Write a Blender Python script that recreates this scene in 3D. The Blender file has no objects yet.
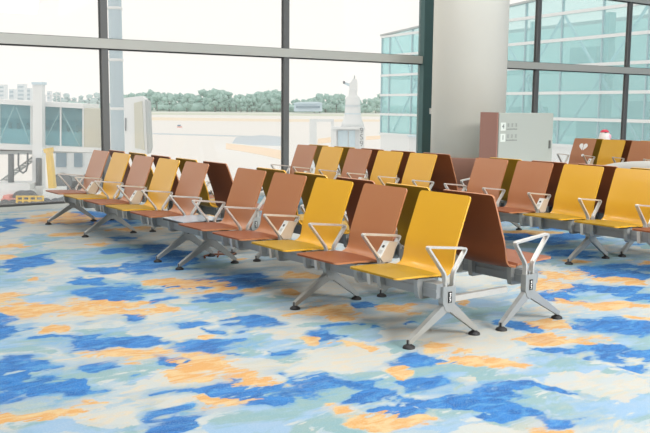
import bpy, bmesh, math, random
import numpy as np
from mathutils import Vector, Matrix, noise as mnoise

# ------------------------------------------------------------------ camera, sky, lamps, exposure
CAM_F, PITCH, ROLL, YAW, EYE = 861.39, 0.1287, 0.0090, 0.6370, 1.4
SC = bpy.context.scene
COL = SC.collection
FWD = Vector((math.sin(YAW)*math.cos(PITCH), math.cos(YAW)*math.cos(PITCH), -math.sin(PITCH)))
RGT0 = Vector((math.cos(YAW), -math.sin(YAW), 0)); UP0 = RGT0.cross(FWD)
RGT = RGT0*math.cos(ROLL) + UP0*math.sin(ROLL)
UPV = -RGT0*math.sin(ROLL) + UP0*math.cos(ROLL)
cam = bpy.data.cameras.new('camera'); co = bpy.data.objects.new('camera', cam); COL.objects.link(co)
m = Matrix((RGT, UPV, -FWD)).transposed().to_4x4(); m.translation = Vector((0, 0, EYE)); co.matrix_world = m
cam.sensor_width = 36.0; cam.lens = CAM_F*36.0/650.0; cam.clip_start = .05; cam.clip_end = 5000
SC.camera = co

wd = bpy.data.worlds.new('overcast_sky'); SC.world = wd; wd.use_nodes = True
bg = wd.node_tree.nodes['Background']
bg.inputs['Color'].default_value = (1.0, .955, .915, 1); bg.inputs['Strength'].default_value = 1.16
SC.view_settings.view_transform = 'Standard'; SC.view_settings.look = 'None'
SC.view_settings.gamma = 1.0; SC.view_settings.exposure = 0.0
SC.view_settings.use_curve_mapping = False
SC.cycles.max_bounces = 10; SC.cycles.transparent_max_bounces = 16; SC.cycles.use_denoising = True

def area_lamp(name, loc, sx, sy, power, rot=(0,0,0), color=(1,.97,.93)):
    l = bpy.data.lights.new(name, 'AREA'); l.shape = 'RECTANGLE'; l.size = sx; l.size_y = sy
    l.energy = power; l.color = color
    o = bpy.data.objects.new(name, l); COL.objects.link(o); o.location = loc; o.rotation_euler = rot
    return o
CEIL = 6.5
LAMP_POWER = 86
LEFT_POWER = 135
for lx, ly, k in ((.9, -2.0, 1.2), (.9, 2.0, 1.4), (.9, 5.5, 1.6), (.9, 9.2, 1.3), (3.9, -2.5, 1.1), (3.9, 3.0, 1.2), (3.9, 7.0, 1.2), (9.4, 0, 1.0),
                  (9.6, 5.5, 1.3), (9.8, 9.2, 1.1), (15.5, 1.0, 1.2), (15.5, 6.5, 1), (21, -2, 1.2), (21, 6, 1)):
    area_lamp('ceiling_lamp', (lx, ly, CEIL-.12), 2.4, 1.4, LAMP_POWER*k)
# added fill lights, unseen behind the viewer, brightening column, cabinet and under-bench floor
for lx, p_, rz in ((4.8, 420, 10), (8.2, 480, 6), (12, 400, 0), (16, 350, -4)):
    fl = area_lamp('back_fill', (lx, -6.6, 5.0), 3.0, 1.6, p_*.46, (math.radians(55), 0, math.radians(rz))); fl.data.spread = math.radians(70)
# added low fill from the left, out of view, lifting the floor under the benches
for ly in (-1.0, 3.5, 8.0):
    area_lamp('left_fill', (-8.9, ly, 1.9), 3.4, 2.4, LEFT_POWER, (math.radians(90), 0, math.radians(-90)))

# ------------------------------------------------------------------ helpers
def s2l(c):
    return tuple(((v/255)/12.92 if v/255 <= .04045 else ((v/255+.055)/1.055)**2.4) for v in c)
def mat(name, rgb, rough=.5, metal=0.0, spec=.5, **kw):
    mt = bpy.data.materials.new(name); mt.use_nodes = True
    b = mt.node_tree.nodes['Principled BSDF']
    b.inputs['Base Color'].default_value = (*s2l(rgb), 1); b.inputs['Roughness'].default_value = rough
    b.inputs['Metallic'].default_value = metal; b.inputs['Specular IOR Level'].default_value = spec
    if kw.get('coat'): b.inputs['Coat Weight'].default_value = kw['coat']; b.inputs['Coat Roughness'].default_value = .16
    nz = kw.get('noise')
    if nz:                                       # small procedural tone variation of the thing's own colour
        nt = mt.node_tree; tc = nt.nodes.new('ShaderNodeTexCoord'); n = nt.nodes.new('ShaderNodeTexNoise')
        n.inputs['Scale'].default_value = nz[0]; n.inputs['Detail'].default_value = 3
        mx = nt.nodes.new('ShaderNodeMix'); mx.data_type = 'RGBA'
        mx.inputs[6].default_value = (*s2l(rgb), 1); mx.inputs[7].default_value = (*s2l(nz[1]), 1)
        nt.links.new(tc.outputs['Object'], n.inputs['Vector']); nt.links.new(n.outputs['Fac'], mx.inputs[0])
        nt.links.new(mx.outputs[2], b.inputs['Base Color'])
    return mt
def obj(name, me, parent=None, label=None, cat=None, group=None, kind=None, loc=None):
    o = bpy.data.objects.new(name, me); COL.objects.link(o)
    if parent: o.parent = parent
    if loc: o.location = loc
    if label: o['label'] = label
    if cat: o['category'] = cat
    if group: o['group'] = group
    if kind: o['kind'] = kind
    return o
def thing(name, label, cat, loc=(0,0,0), rz=0, group=None):
    o = obj(name, None, None, label, cat, group); o.location = loc; o.rotation_euler = (0, 0, rz)
    return o
class MB:
    """collects simple solids and writes them out as ONE mesh"""
    def __init__(s): s.bm = bmesh.new()
    def _new(s, verts, faces, mi=0, smooth=False):
        vs = [s.bm.verts.new(v) for v in verts]
        for f in faces:
            try:
                fc = s.bm.faces.new([vs[i] for i in f]); fc.material_index = mi; fc.smooth = smooth
            except ValueError: pass
        return vs
    def box(s, x0, y0, z0, x1, y1, z1, mi=0, M=None):
        P = [(x, y, z) for z in (z0, z1) for y in (y0, y1) for x in (x0, x1)]
        if M is not None: P = [M @ Vector(p) for p in P]
        s._new(P, [(0,2,3,1), (4,5,7,6), (0,1,5,4), (2,6,7,3), (0,4,6,2), (1,3,7,5)], mi); return s
    def prism(s, poly, a0, a1, plane='XZ', mi=0, M=None):      # polygon extruded along the remaining axis
        def p(u, v, w): return {'XZ': (u, w, v), 'XY': (u, v, w), 'YZ': (w, u, v)}[plane]
        n = len(poly); P = [p(u, v, a0) for u, v in poly] + [p(u, v, a1) for u, v in poly]
        if M is not None: P = [M @ Vector(q) for q in P]
        s._new(P, [tuple(range(n))[::-1], tuple(range(n, 2*n))] + [(i, (i+1) % n, n+(i+1) % n, n+i) for i in range(n)], mi); return s
    def tube(s, pts, r, seg=10, mi=0, cap=True):
        pts = [Vector(p) for p in pts]; rr = r if isinstance(r, (list, tuple)) else [r]*len(pts)
        rings = []; up = None
        for i, p in enumerate(pts):
            t = (pts[min(i+1, len(pts)-1)] - pts[max(i-1, 0)]).normalized()
            if up is None: up = t.orthogonal().normalized()
            up = (up - t*up.dot(t)).normalized(); sd = t.cross(up)
            rings.append([s.bm.verts.new(p + (up*math.cos(2*math.pi*k/seg) + sd*math.sin(2*math.pi*k/seg))*rr[i]) for k in range(seg)])
        for a, b in zip(rings, rings[1:]):
            for k in range(seg):
                f = s.bm.faces.new((a[k], a[(k+1) % seg], b[(k+1) % seg], b[k])); f.smooth = True; f.material_index = mi
        if cap:
            for rg in (rings[0], rings[-1]):
                f = s.bm.faces.new(rg); f.material_index = mi
        return s
    def lathe(s, prof, c=(0,0,0), seg=24, mi=0):
        rings = [[s.bm.verts.new((c[0]+r*math.cos(2*math.pi*k/seg), c[1]+r*math.sin(2*math.pi*k/seg), c[2]+z)) for k in range(seg)] for r, z in prof]
        for a, b in zip(rings, rings[1:]):
            for k in range(seg):
                f = s.bm.faces.new((a[k], a[(k+1) % seg], b[(k+1) % seg], b[k])); f.smooth = True; f.material_index = mi
        for rg in (rings[0], rings[-1]):
            f = s.bm.faces.new(rg); f.material_index = mi
        return s
    def strip(s, path, th, y0, y1, closed=False, mi=0):        # flat bar following a path in XZ, th thick, y0..y1 wide
        n = len(path); P = [Vector((a, b)) for a, b in path]; I = []; O = []
        for i in range(n):
            a = P[(i-1) % n] if (closed or i > 0) else P[i]; b = P[(i+1) % n] if (closed or i < n-1) else P[i]
            t = (b-a).normalized(); nn = Vector((-t.y, t.x))
            t1 = (P[i]-a).normalized() if (P[i]-a).length else t
            c = max(.5, abs(Vector((-t1.y, t1.x)).dot(nn)))
            I.append(P[i]-nn*th/2/c); O.append(P[i]+nn*th/2/c)
        vs = []
        for i in range(n):
            vs.append([s.bm.verts.new(v) for v in ((I[i].x, y0, I[i].y), (O[i].x, y0, O[i].y), (O[i].x, y1, O[i].y), (I[i].x, y1, I[i].y))])
        for i in range(n if closed else n-1):
            a = vs[i]; b = vs[(i+1) % n]
            for k in range(4):
                f = s.bm.faces.new((a[k], a[(k+1) % 4], b[(k+1) % 4], b[k])); f.material_index = mi
        if not closed:
            s.bm.faces.new(vs[0]).material_index = mi; s.bm.faces.new(vs[-1]).material_index = mi
        return s
    def blob(s, c, r, sub=2, jit=0, seed=0, mi=0):
        res = bmesh.ops.create_icosphere(s.bm, subdivisions=sub, radius=1.0)
        for v in res['verts']:
            k = 1 + jit*mnoise.noise(v.co*1.7 + Vector((seed*3.1, seed*1.7, seed)))
            v.co = Vector((c[0]+v.co.x*r[0]*k, c[1]+v.co.y*r[1]*k, c[2]+v.co.z*r[2]*k))
            for f in v.link_faces: f.material_index = mi; f.smooth = True
        return s
    def mesh(s, name, mats, bevel=0, seg=2):
        if bevel:
            eds = [e for e in s.bm.edges if len(e.link_faces) == 2 and e.calc_face_angle(0) > .6]
            bmesh.ops.bevel(s.bm, geom=eds, offset=bevel, segments=seg, affect='EDGES', profile=.6, clamp_overlap=True)
        bmesh.ops.recalc_face_normals(s.bm, faces=s.bm.faces[:])
        me = bpy.data.meshes.new(name); s.bm.to_mesh(me); s.bm.free()
        for mt in (mats if isinstance(mats, (list, tuple)) else [mats]): me.materials.append(mt)
        return me
def rounded(poly, r, n=4):
    """round the corners of an XZ path"""
    out = []; N = len(poly)
    for i in range(N):
        p = Vector(poly[i]); a = Vector(poly[i-1])-p; b = Vector(poly[(i+1) % N])-p
        k = min(r, a.length*.45, b.length*.45); a = p+a.normalized()*k; b = p+b.normalized()*k
        for j in range(n+1):
            t = j/n; q = a*(1-t)**2 + p*2*t*(1-t) + b*t*t; out.append((q.x, q.y))
    return out
def W(px, py, depth):
    """a point out on the airfield, by bearing and distance"""
    v = FWD + RGT*((px-325)/CAM_F) - UPV*((py-216.5)/CAM_F)
    return Vector((0, 0, EYE)) + v*depth
def face_yaw(): return -YAW

# ------------------------------------------------------------------ materials
M = {}
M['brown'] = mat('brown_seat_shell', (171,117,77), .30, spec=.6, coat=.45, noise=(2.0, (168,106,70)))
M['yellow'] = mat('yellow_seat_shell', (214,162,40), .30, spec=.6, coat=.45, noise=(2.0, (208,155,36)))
M['brown_rear'] = mat('brown_shell_rear', (128,70,38), .45, spec=.3, noise=(2.0, (122,66,35)))  # rear faces: darkness put into the colour, beyond what the lighting gives
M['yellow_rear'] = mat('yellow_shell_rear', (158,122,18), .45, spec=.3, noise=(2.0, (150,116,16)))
M['alu'] = mat('cast_aluminium', (204,202,196), .32, metal=.5, noise=(9.0, (196,194,189)))
M['leg'] = mat('leg_aluminium', (168,171,170), .34, metal=.5, noise=(9.0, (160,163,162)))
M['beam'] = mat('anodised_beam', (150,155,157), .4, metal=.35, noise=(6.0, (142,147,150)))
M['rubber'] = mat('black_rubber', (22,22,24), .6)
M['label_black'] = mat('label_black', (18,18,20), .35)
M['ink_white'] = mat('label_white', (235,235,232), .5)
M['box_side'] = mat('power_box_side', (188,180,168), .4, metal=.3)
M['box_front'] = mat('power_box_front', (222,224,222), .35)
M['table'] = mat('table_top_white', (168,178,188), .18)
M['table_edge'] = mat('table_edge_dark', (52,42,38), .5)
M['mullion'] = mat('mullion_grey', (100,102,102), .5, metal=.2)
M['transom'] = mat('transom_grey', (178,180,174), .5)
M['gasket'] = mat('gasket_dark', (62,64,64), .6)
M['post'] = mat('teal_post', (74,104,104), .4, metal=.3)
M['white'] = mat('painted_white', (226,226,222), .5)
M['column'] = mat('column_plaster', (238,236,227), .6, noise=(.8, (235,233,223)))
M['clad'] = mat('column_cladding_brown', (150,108,92), .5)
M['kiosk'] = mat('kiosk_grey', (180,185,177), .45, noise=(1.0, (175,181,173)))
M['kiosk_side'] = mat('kiosk_brown', (160,118,106), .45)
M['kiosk_dark'] = mat('kiosk_seam', (110,112,108), .5)
M['wall'] = mat('hall_wall', (150,148,144), .8, noise=(.5, (144,142,138)))
M['wall_dark'] = mat('hall_wall_dark', (84,80,76), .8, noise=(.5, (78,74,70)))
M['ceil'] = mat('hall_ceiling', (215,215,212), .8, noise=(.5, (210,210,208)))
M['bag'] = mat('pale_grey_cloth', (176,176,170), .7, noise=(7, (168,168,163)))
M['plush'] = mat('white_plush', (240,236,236), .8)
M['pinkred'] = mat('pink_red', (222,78,98), .7)
M['pink'] = mat('soft_pink', (246,190,206), .8)
M['cord'] = mat('brown_cord', (120,72,48), .6)

def glass(name, tint, veil=.05, gloss=.05):
    mt = bpy.data.materials.new(name); mt.use_nodes = True; nt = mt.node_tree; nt.nodes.clear()
    out = nt.nodes.new('ShaderNodeOutputMaterial'); tr = nt.nodes.new('ShaderNodeBsdfTransparent'); tr.inputs[0].default_value = (*tint, 1)
    gl = nt.nodes.new('ShaderNodeBsdfGlossy'); gl.inputs['Roughness'].default_value = .02
    df = nt.nodes.new('ShaderNodeBsdfTranslucent'); df.inputs[0].default_value = (1, 1, 1, 1)  # white scatter standing in for haze over the view outside
    m1 = nt.nodes.new('ShaderNodeMixShader'); m1.inputs[0].default_value = veil
    m2 = nt.nodes.new('ShaderNodeMixShader'); m2.inputs[0].default_value = gloss
    nt.links.new(tr.outputs[0], m1.inputs[1]); nt.links.new(df.outputs[0], m1.inputs[2])
    nt.links.new(m1.outputs[0], m2.inputs[1]); nt.links.new(gl.outputs[0], m2.inputs[2]); nt.links.new(m2.outputs[0], out.inputs[0])
    return mt
M['pane'] = glass('window_glass', (.985, .995, .99), .075, .03)

# carpet patches: (x, y, half width, half depth) in metres on the floor
BL_B = [(3.0,10.29,0.208,0.342),(2.76,9.75,0.087,0.305),(2.33,7.6,0.192,0.192),(2.14,7.45,0.118,0.135),(2.51,7.73,0.107,0.253),(2.68,6.87,0.208,0.174),(2.48,6.5,0.11,0.097),(2.48,6.02,0.297,0.241),(3.15,6.84,0.206,0.279),(3.33,7.63,0.284,0.169),(3.63,7.71,0.137,0.179),(3.56,8.45,0.072,0.135),(3.51,7.14,0.229,0.313),(3.33,6.77,0.191,0.236),(3.43,5.88,0.303,0.314),(3.03,5.91,0.139,0.092),(3.05,5.42,0.109,0.132),(2.68,5.52,0.064,0.094),(2.94,4.65,0.157,0.091),(2.59,4.85,0.097,0.052),(1.54,5.43,0.074,0.194),(2.19,5.22,0.117,0.066),(1.99,4.67,0.282,0.149),(1.82,4.68,0.126,0.144),(2.3,4.35,0.092,0.083),(1.4,4.64,0.135,0.092),(1.27,4.29,0.211,0.141),(1.47,4.06,0.148,0.106),(1.56,4.1,0.06,0.064),(1.87,3.7,0.083,0.03),(1.66,3.4,0.134,0.112),(1.71,4.96,0.165,0.055),(1.25,4.5,0.031,0.034),(1.32,4.43,0.037,0.034),(2.05,4.18,0.044,0.055),(1.7,4.32,0.117,0.071),(2.59,4.58,0.099,0.095),(2.35,4.29,0.184,0.123),(2.66,3.97,0.079,0.06),(3.05,4.09,0.11,0.137),(3.27,4.29,0.103,0.076),(2.36,3.39,0.178,0.196),(2.51,3.51,0.129,0.099),(2.09,3.55,0.236,0.09),(2.6,3.33,0.127,0.079),(2.12,3.29,0.141,0.082),(1.73,3.35,0.054,0.1),(2.58,3.09,0.057,0.1),(3.2,3.41,0.156,0.114),(2.93,3.15,0.155,0.081),(2.6,3.05,0.087,0.085),(2.83,2.84,0.239,0.112),(2.53,2.83,0.082,0.051),(3.37,4.22,0.142,0.076),(3.79,4.58,0.114,0.061),(3.74,4.06,0.079,0.052),(4.21,3.59,0.103,0.126),(4.71,3.25,0.261,0.204),(4.27,2.87,0.198,0.144),(3.96,3.07,0.221,0.072),(4.3,2.77,0.127,0.16),(4.08,2.62,0.065,0.054),(3.25,2.79,0.121,0.078),(3.35,2.67,0.135,0.038),(2.94,2.76,0.164,0.126),(3.01,2.54,0.103,0.079),(3.06,2.42,0.091,0.076),(2.84,2.54,0.064,0.05),(4.08,3.35,0.055,0.046),(3.05,2.79,0.147,0.073),(7.66,5.86,0.288,0.218),(7.27,5.88,0.194,0.347),(6.8,5.14,0.215,0.228),(6.26,5.24,0.113,0.161),(6.27,4.42,0.21,0.273),(6.29,4.24,0.155,0.175),(5.67,4.03,0.382,0.151),(5.67,3.69,0.153,0.138),(5.17,4.03,0.167,0.172),(5.79,4.73,0.104,0.135),(7.19,6.17,0.132,0.217),(8.08,6.41,0.239,0.168)]
BL_O = [(2.48,8.54,0.154,0.178),(3.25,8.18,0.079,0.154),(2.15,6.82,0.039,0.078),(2.23,7.91,0.098,0.151),(3.98,8.96,0.245,0.194),(2.88,6.14,0.078,0.114),(1.88,5.74,0.337,0.143),(2.38,5.64,0.351,0.123),(3.15,5.97,0.267,0.172),(3.2,5.74,0.107,0.11),(2.91,5.68,0.179,0.119),(3.35,5.47,0.091,0.088),(3.58,5.23,0.075,0.086),(3.98,6.68,0.092,0.103),(3.37,4.65,0.123,0.114),(3.99,5.73,0.206,0.125),(2.56,5.3,0.068,0.116),(1.76,5.72,0.252,0.138),(2.21,5.41,0.267,0.139),(1.79,5.19,0.136,0.12),(1.95,4.35,0.233,0.086),(2.13,4.32,0.135,0.059),(1.94,3.9,0.174,0.081),(2.06,3.96,0.106,0.086),(1.2,3.78,0.216,0.05),(1.42,3.79,0.103,0.054),(1.06,3.77,0.088,0.048),(2.22,4.1,0.144,0.15),(2.18,3.86,0.179,0.137),(2.22,3.73,0.207,0.149),(3.47,4.62,0.193,0.174),(2.41,4.51,0.096,0.067),(2.38,3.05,0.065,0.067),(2.37,2.81,0.08,0.097),(3.0,3.84,0.093,0.063),(1.95,3.42,0.169,0.068),(3.89,4.4,0.126,0.149),(3.5,3.52,0.16,0.127),(3.39,3.19,0.131,0.074),(2.95,3.35,0.064,0.122),(2.42,2.75,0.133,0.071),(4.42,4.34,0.043,0.161),(2.38,3.0,0.065,0.039),(2.9,4.06,0.06,0.065),(4.41,3.52,0.158,0.155),(4.12,3.3,0.173,0.114),(3.5,3.14,0.155,0.093),(3.51,3.08,0.088,0.092),(4.31,3.12,0.123,0.067),(5.2,3.61,0.433,0.125),(5.07,3.86,0.162,0.097),(2.98,2.29,0.132,0.059),(5.83,4.55,0.273,0.218),(5.4,4.36,0.225,0.271),(6.07,4.09,0.199,0.122),(6.98,4.5,0.094,0.103),(6.44,4.87,0.092,0.103),(3.81,9.56,0.115,0.126),(3.24,8.99,0.148,0.107),(5.07,3.28,0.096,0.056)]
BL_L = [(2.66,8.18,0.425,0.509),(2.97,8.83,0.308,0.268),(2.96,7.44,0.315,0.256),(1.89,6.1,0.282,0.189),(2.44,6.15,0.45,0.317),(2.94,5.2,0.351,0.182),(3.19,5.21,0.288,0.128),(1.88,4.21,0.215,0.126),(1.35,3.94,0.162,0.127),(1.17,3.83,0.136,0.076),(1.29,3.53,0.216,0.081),(2.46,4.02,0.28,0.136),(1.81,3.5,0.14,0.067),(2.14,3.16,0.276,0.117),(3.3,4.13,0.227,0.194),(2.3,2.8,0.198,0.142),(2.85,3.99,0.14,0.105),(2.08,4.93,0.184,0.118),(1.52,4.94,0.196,0.125),(3.06,3.19,0.317,0.204),(3.3,3.71,0.142,0.107),(3.69,2.86,0.326,0.213),(3.23,3.0,0.157,0.1),(3.47,2.44,0.293,0.201),(2.52,2.69,0.177,0.096),(2.99,2.64,0.283,0.217),(3.96,4.05,0.201,0.219),(4.09,4.6,0.293,0.195),(4.36,4.07,0.209,0.356),(6.66,4.75,0.56,0.464),(6.89,5.39,0.504,0.543),(7.56,6.12,0.563,0.45),(5.44,3.7,0.448,0.332),(3.62,6.77,0.356,0.393),(3.28,7.75,0.381,0.342),(2.47,3.28,0.295,0.269),(2.68,4.27,0.144,0.133),(1.45,4.22,0.304,0.224),(3.17,4.22,0.252,0.219),(1.94,3.1,0.176,0.096),(4.54,3.0,0.247,0.32)]
BL_C = [(2.99,8.29,0.244,0.303),(2.46,7.08,0.208,0.263),(2.89,5.41,0.1,0.096),(2.88,3.65,0.267,0.227),(2.94,4.23,0.209,0.139),(1.84,3.65,0.193,0.086),(1.19,4.02,0.103,0.055),(3.7,2.54,0.206,0.159),(2.44,3.89,0.131,0.092),(2.24,4.85,0.148,0.119),(3.83,3.48,0.146,0.135),(3.4,2.62,0.1,0.076),(3.55,3.81,0.186,0.14),(1.39,3.56,0.088,0.073),(5.16,5.55,0.358,0.242),(7.37,5.04,0.304,0.242),(3.16,3.01,0.062,0.066)]

# ------------------------------------------------------------------ carpet floor
def ell_field(X, Y, L, cap=-1.5):
    c, s = math.cos(YAW), math.sin(YAW); out = np.full(X.shape, cap)
    for x, y, a, b in L:
        dx = X-x; dy = Y-y; u = (dx*c-dy*s)/(a*1.05+.02); v = (dx*s+dy*c)/(b*1.05+.02)
        out = np.maximum(out, 1-(u*u+v*v))
    return out
def build_floor():
    rnd = random.Random(4)
    x0, x1, y0, y1 = -2.0, 17.0, 0.5, 11.3; st = .035
    nx = int((x1-x0)/st)+1; ny = int((y1-y0)/st)+1
    xs = np.linspace(x0, x1, nx); ys = np.linspace(y0, y1, ny); X, Y = np.meshgrid(xs, ys)
    # the same kind of patches carry on where the measured ones stop
    c, s = math.cos(YAW), math.sin(YAW)
    def extra(n, lo, hi):
        o = []
        while len(o) < n:
            x = rnd.uniform(-2, 17); y = rnd.uniform(.5, 11.3); dep = x*s+y*c; lat = x*c-y*s
            inside = abs(lat) < dep*.40 and dep > 2.6
            if inside and dep < 7.6: continue
            if inside and x < 6.2 and dep < 10: continue
            o.append((x, y, rnd.uniform(lo, hi)*1.4, rnd.uniform(lo, hi)*.8))
        return o
    rn = np.random.RandomState(7)
    def wave(sc, n=14):
        o = np.zeros(X.shape)
        for _ in range(n):
            k = rn.uniform(.6, 1.6)/sc; a = rn.uniform(0, 2*math.pi); o += np.sin(2*math.pi*k*(X*math.cos(a)+Y*math.sin(a))+rn.uniform(0, 6.3))
        return o/math.sqrt(n/2)
    X0, Y0 = X, Y
    X = X0 + .035*wave(.9) + .03*wave(.4) + .018*wave(.2); Y = Y0 + .035*wave(.9) + .03*wave(.4) + .018*wave(.2)
    FB = ell_field(X, Y, BL_B + extra(70, .15, .5)) - .12; FO = ell_field(X, Y, BL_O + extra(50, .12, .4)) - .10
    FL = ell_field(X, Y, BL_L + extra(80, .3, .8)); FC = ell_field(X, Y, BL_C + extra(50, .2, .5))
    X, Y = X0, Y0
    V = np.stack([X.ravel(), Y.ravel(), np.zeros(X.size)], 1)
    i = np.arange(X.size).reshape(ny, nx)
    F = np.stack([i[:-1, :-1].ravel(), i[:-1, 1:].ravel(), i[1:, 1:].ravel(), i[1:, :-1].ravel()], 1)
    me = bpy.data.meshes.new('floor'); me.vertices.add(len(V)); me.vertices.foreach_set('co', V.ravel())
    me.loops.add(F.size); me.loops.foreach_set('vertex_index', F.ravel().astype(np.int32))
    me.polygons.add(len(F)); me.polygons.foreach_set('loop_start', np.arange(0, F.size, 4, dtype=np.int32))
    me.update(calc_edges=True)
    at = me.attributes.new('patches', 'FLOAT_COLOR', 'POINT')
    cc = np.stack([FB.ravel(), FO.ravel(), FL.ravel(), FC.ravel()], 1)
    at.data.foreach_set('color', cc.astype(np.float32).ravel())
    mt = bpy.data.materials.new('painterly_carpet'); mt.use_nodes = True; nt = mt.node_tree; N = nt.nodes; Lk = nt.links
    b = N['Principled BSDF']; b.inputs['Roughness'].default_value = .95; b.inputs['Specular IOR Level'].default_value = .1
    A = N.new('ShaderNodeAttribute'); A.attribute_name = 'patches'; sep = N.new('ShaderNodeSeparateColor'); Lk.new(A.outputs['Color'], sep.inputs[0])
    tc = N.new('ShaderNodeTexCoord')
    mp = N.new('ShaderNodeMapping'); mp.inputs['Rotation'].default_value = (0, 0, YAW); mp.inputs['Scale'].default_value = (.8, 1.9, 1); Lk.new(tc.outputs['Object'], mp.inputs[0])
    def nz(scale, detail=4, rough=.6, dist=0.0):
        n = N.new('ShaderNodeTexNoise'); n.inputs['Scale'].default_value = scale; n.inputs['Detail'].default_value = detail
        n.inputs['Roughness'].default_value = rough; n.inputs['Distortion'].default_value = dist; Lk.new(mp.outputs[0], n.inputs['Vector']); return n.outputs['Fac']
    def math_(op, a, bb, c=None):
        n = N.new('ShaderNodeMath'); n.operation = op
        for k, v in enumerate((a, bb, c)):
            if v is None: continue
            if isinstance(v, (int, float)): n.inputs[k].default_value = v
            else: Lk.new(v, n.inputs[k])
        return n.outputs[0]
    def step(v, lo, hi):
        n = N.new('ShaderNodeMapRange'); n.interpolation_type = 'SMOOTHSTEP'; n.inputs['From Min'].default_value = lo; n.inputs['From Max'].default_value = hi
        Lk.new(v, n.inputs['Value']); return n.outputs[0]
    def mix(f, a, bb):
        n = N.new('ShaderNodeMix'); n.data_type = 'RGBA'; 
        if isinstance(f, (int, float)): n.inputs[0].default_value = f
        else: Lk.new(f, n.inputs[0])
        for k, v in ((6, a), (7, bb)):
            if isinstance(v, tuple): n.inputs[k].default_value = (*s2l(v), 1)
            else: Lk.new(v, n.inputs[k])
        return n.outputs[2]
    n1 = nz(2.6, 6, .62, .6); n2 = nz(7, 5, .6, 1.2); n3 = nz(1.3, 5, .6, 1.0); n4 = nz(22, 3, .7, .5); n5 = nz(4.2, 5, .65, 2.2); n6 = nz(140, 2, .6)
    wob = math_('ADD', math_('MULTIPLY', math_('SUBTRACT', n1, .5), 3.6), math_('ADD', math_('MULTIPLY', math_('SUBTRACT', n2, .5), 1.6), math_('MULTIPLY', math_('SUBTRACT', n6, .5), .9)))
    wob2 = math_('ADD', math_('MULTIPLY', math_('SUBTRACT', n5, .5), 3.0), math_('MULTIPLY', math_('SUBTRACT', n4, .5), .8))
    soft = math_('ADD', math_('MULTIPLY', step(nz(1.9, 3, .5, .4), .46, .62), 4.0), 1.0)
    fb = math_('DIVIDE', math_('ADD', sep.outputs[0], wob), soft); fo = math_('DIVIDE', math_('ADD', sep.outputs[1], wob2), soft)
    fl = math_('ADD', sep.outputs[2], math_('MULTIPLY', wob2, .9)); fc = math_('ADD', A.outputs['Alpha'], math_('MULTIPLY', wob, .9))
    base = mix(step(n3, .42, .58), CREAM, PALE)
    base = mix(step(n5, .5, .66), base, WARM)
    base = mix(math_('MULTIPLY', step(sep.outputs[2] if False else fl, -.1, .25), .85), base, mix(step(n1, .44, .56), SAGE, LBLUE))
    base = mix(math_('MULTIPLY', step(fc, 0, .12), .8), base, mix(step(n2, .45, .6), CREAM, WARM))
    halo = math_('MULTIPLY', step(fb, -.5, -.06), .6)
    base = mix(halo, base, mix(step(n5, .42, .6), HALO, SAGE))
    blue = mix(step(n5, .36, .62), DEEP, BLUE); blue = mix(math_('MULTIPLY', step(n2, .52, .66), .75), blue, MID)
    base = mix(math_('MULTIPLY', step(fo, -.4, .0), .45), base, WARM)
    col = mix(math_('MULTIPLY', step(fb, -.04, .09), .92), base, blue)
    org = mix(step(n2, .40, .62), ORANGE, PEACH)
    col = mix(math_('MULTIPLY', step(fo, .03, .15), .88), col, org)
    # tufted pile: a fine speckle
    col2 = mix(math_('MULTIPLY', step(n6, .45, .75), .22), col, (205, 206, 204))
    Lk.new(col2, b.inputs['Base Color'])
    bp = N.new('ShaderNodeBump'); bp.inputs['Strength'].default_value = .25; bp.inputs['Distance'].default_value = .004; Lk.new(n6, bp.inputs['Height']); Lk.new(bp.outputs[0], b.inputs['Normal'])
    me.materials.append(mt)
    obj('floor', me, kind='structure')
CREAM = (163,167,164); PALE = (138,157,168); WARM = (176,166,148); SAGE = (108,142,146); LBLUE = (120,151,178)
HALO = (84,134,172); DEEP = (12,78,138); BLUE = (24,102,168); MID = (66,128,174); ORANGE = (184,134,66); PEACH = (188,160,112)
build_floor()
fm = mat('plain_carpet', (190,196,200), .95, noise=(1.2, (120,160,205)))
b = MB(); b.box(-9.2, -7.2, -.02, 34.2, .5, 0); b.box(-9.2, .5, -.02, -2.0, 11.3, 0); b.box(17, .5, -.02, 34.2, 11.3, 0)
obj('floor_outer', b.mesh('floor_outer', fm), kind='structure')
# slab under the hall and its edge
b = MB(); b.box(-9.2, -7.2, -.45, 34.2, 11.55, -.03); obj('floor_slab', b.mesh('floor_slab', M['wall']), kind='structure')
# room shell around and behind the viewer
b = MB(); b.box(-9.2, -7.2, CEIL, 34.2, 11.6, CEIL+.25); obj('ceiling', b.mesh('ceiling', M['ceil']), kind='structure')
b = MB(); b.box(-9.2, -7.4, 0, 34.2, -7.2, CEIL); obj('wall_back', b.mesh('wall_back', M['wall']), kind='structure')
b = MB(); b.box(-9.4, -7.4, 0, -9.2, 11.3, CEIL); obj('wall_left', b.mesh('wall_left', M['wall_dark']), kind='structure')
b = MB(); b.box(34.2, -7.4, 0, 34.4, 11.3, CEIL); obj('wall_right', b.mesh('wall_right', M['wall']), kind='structure')

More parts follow.
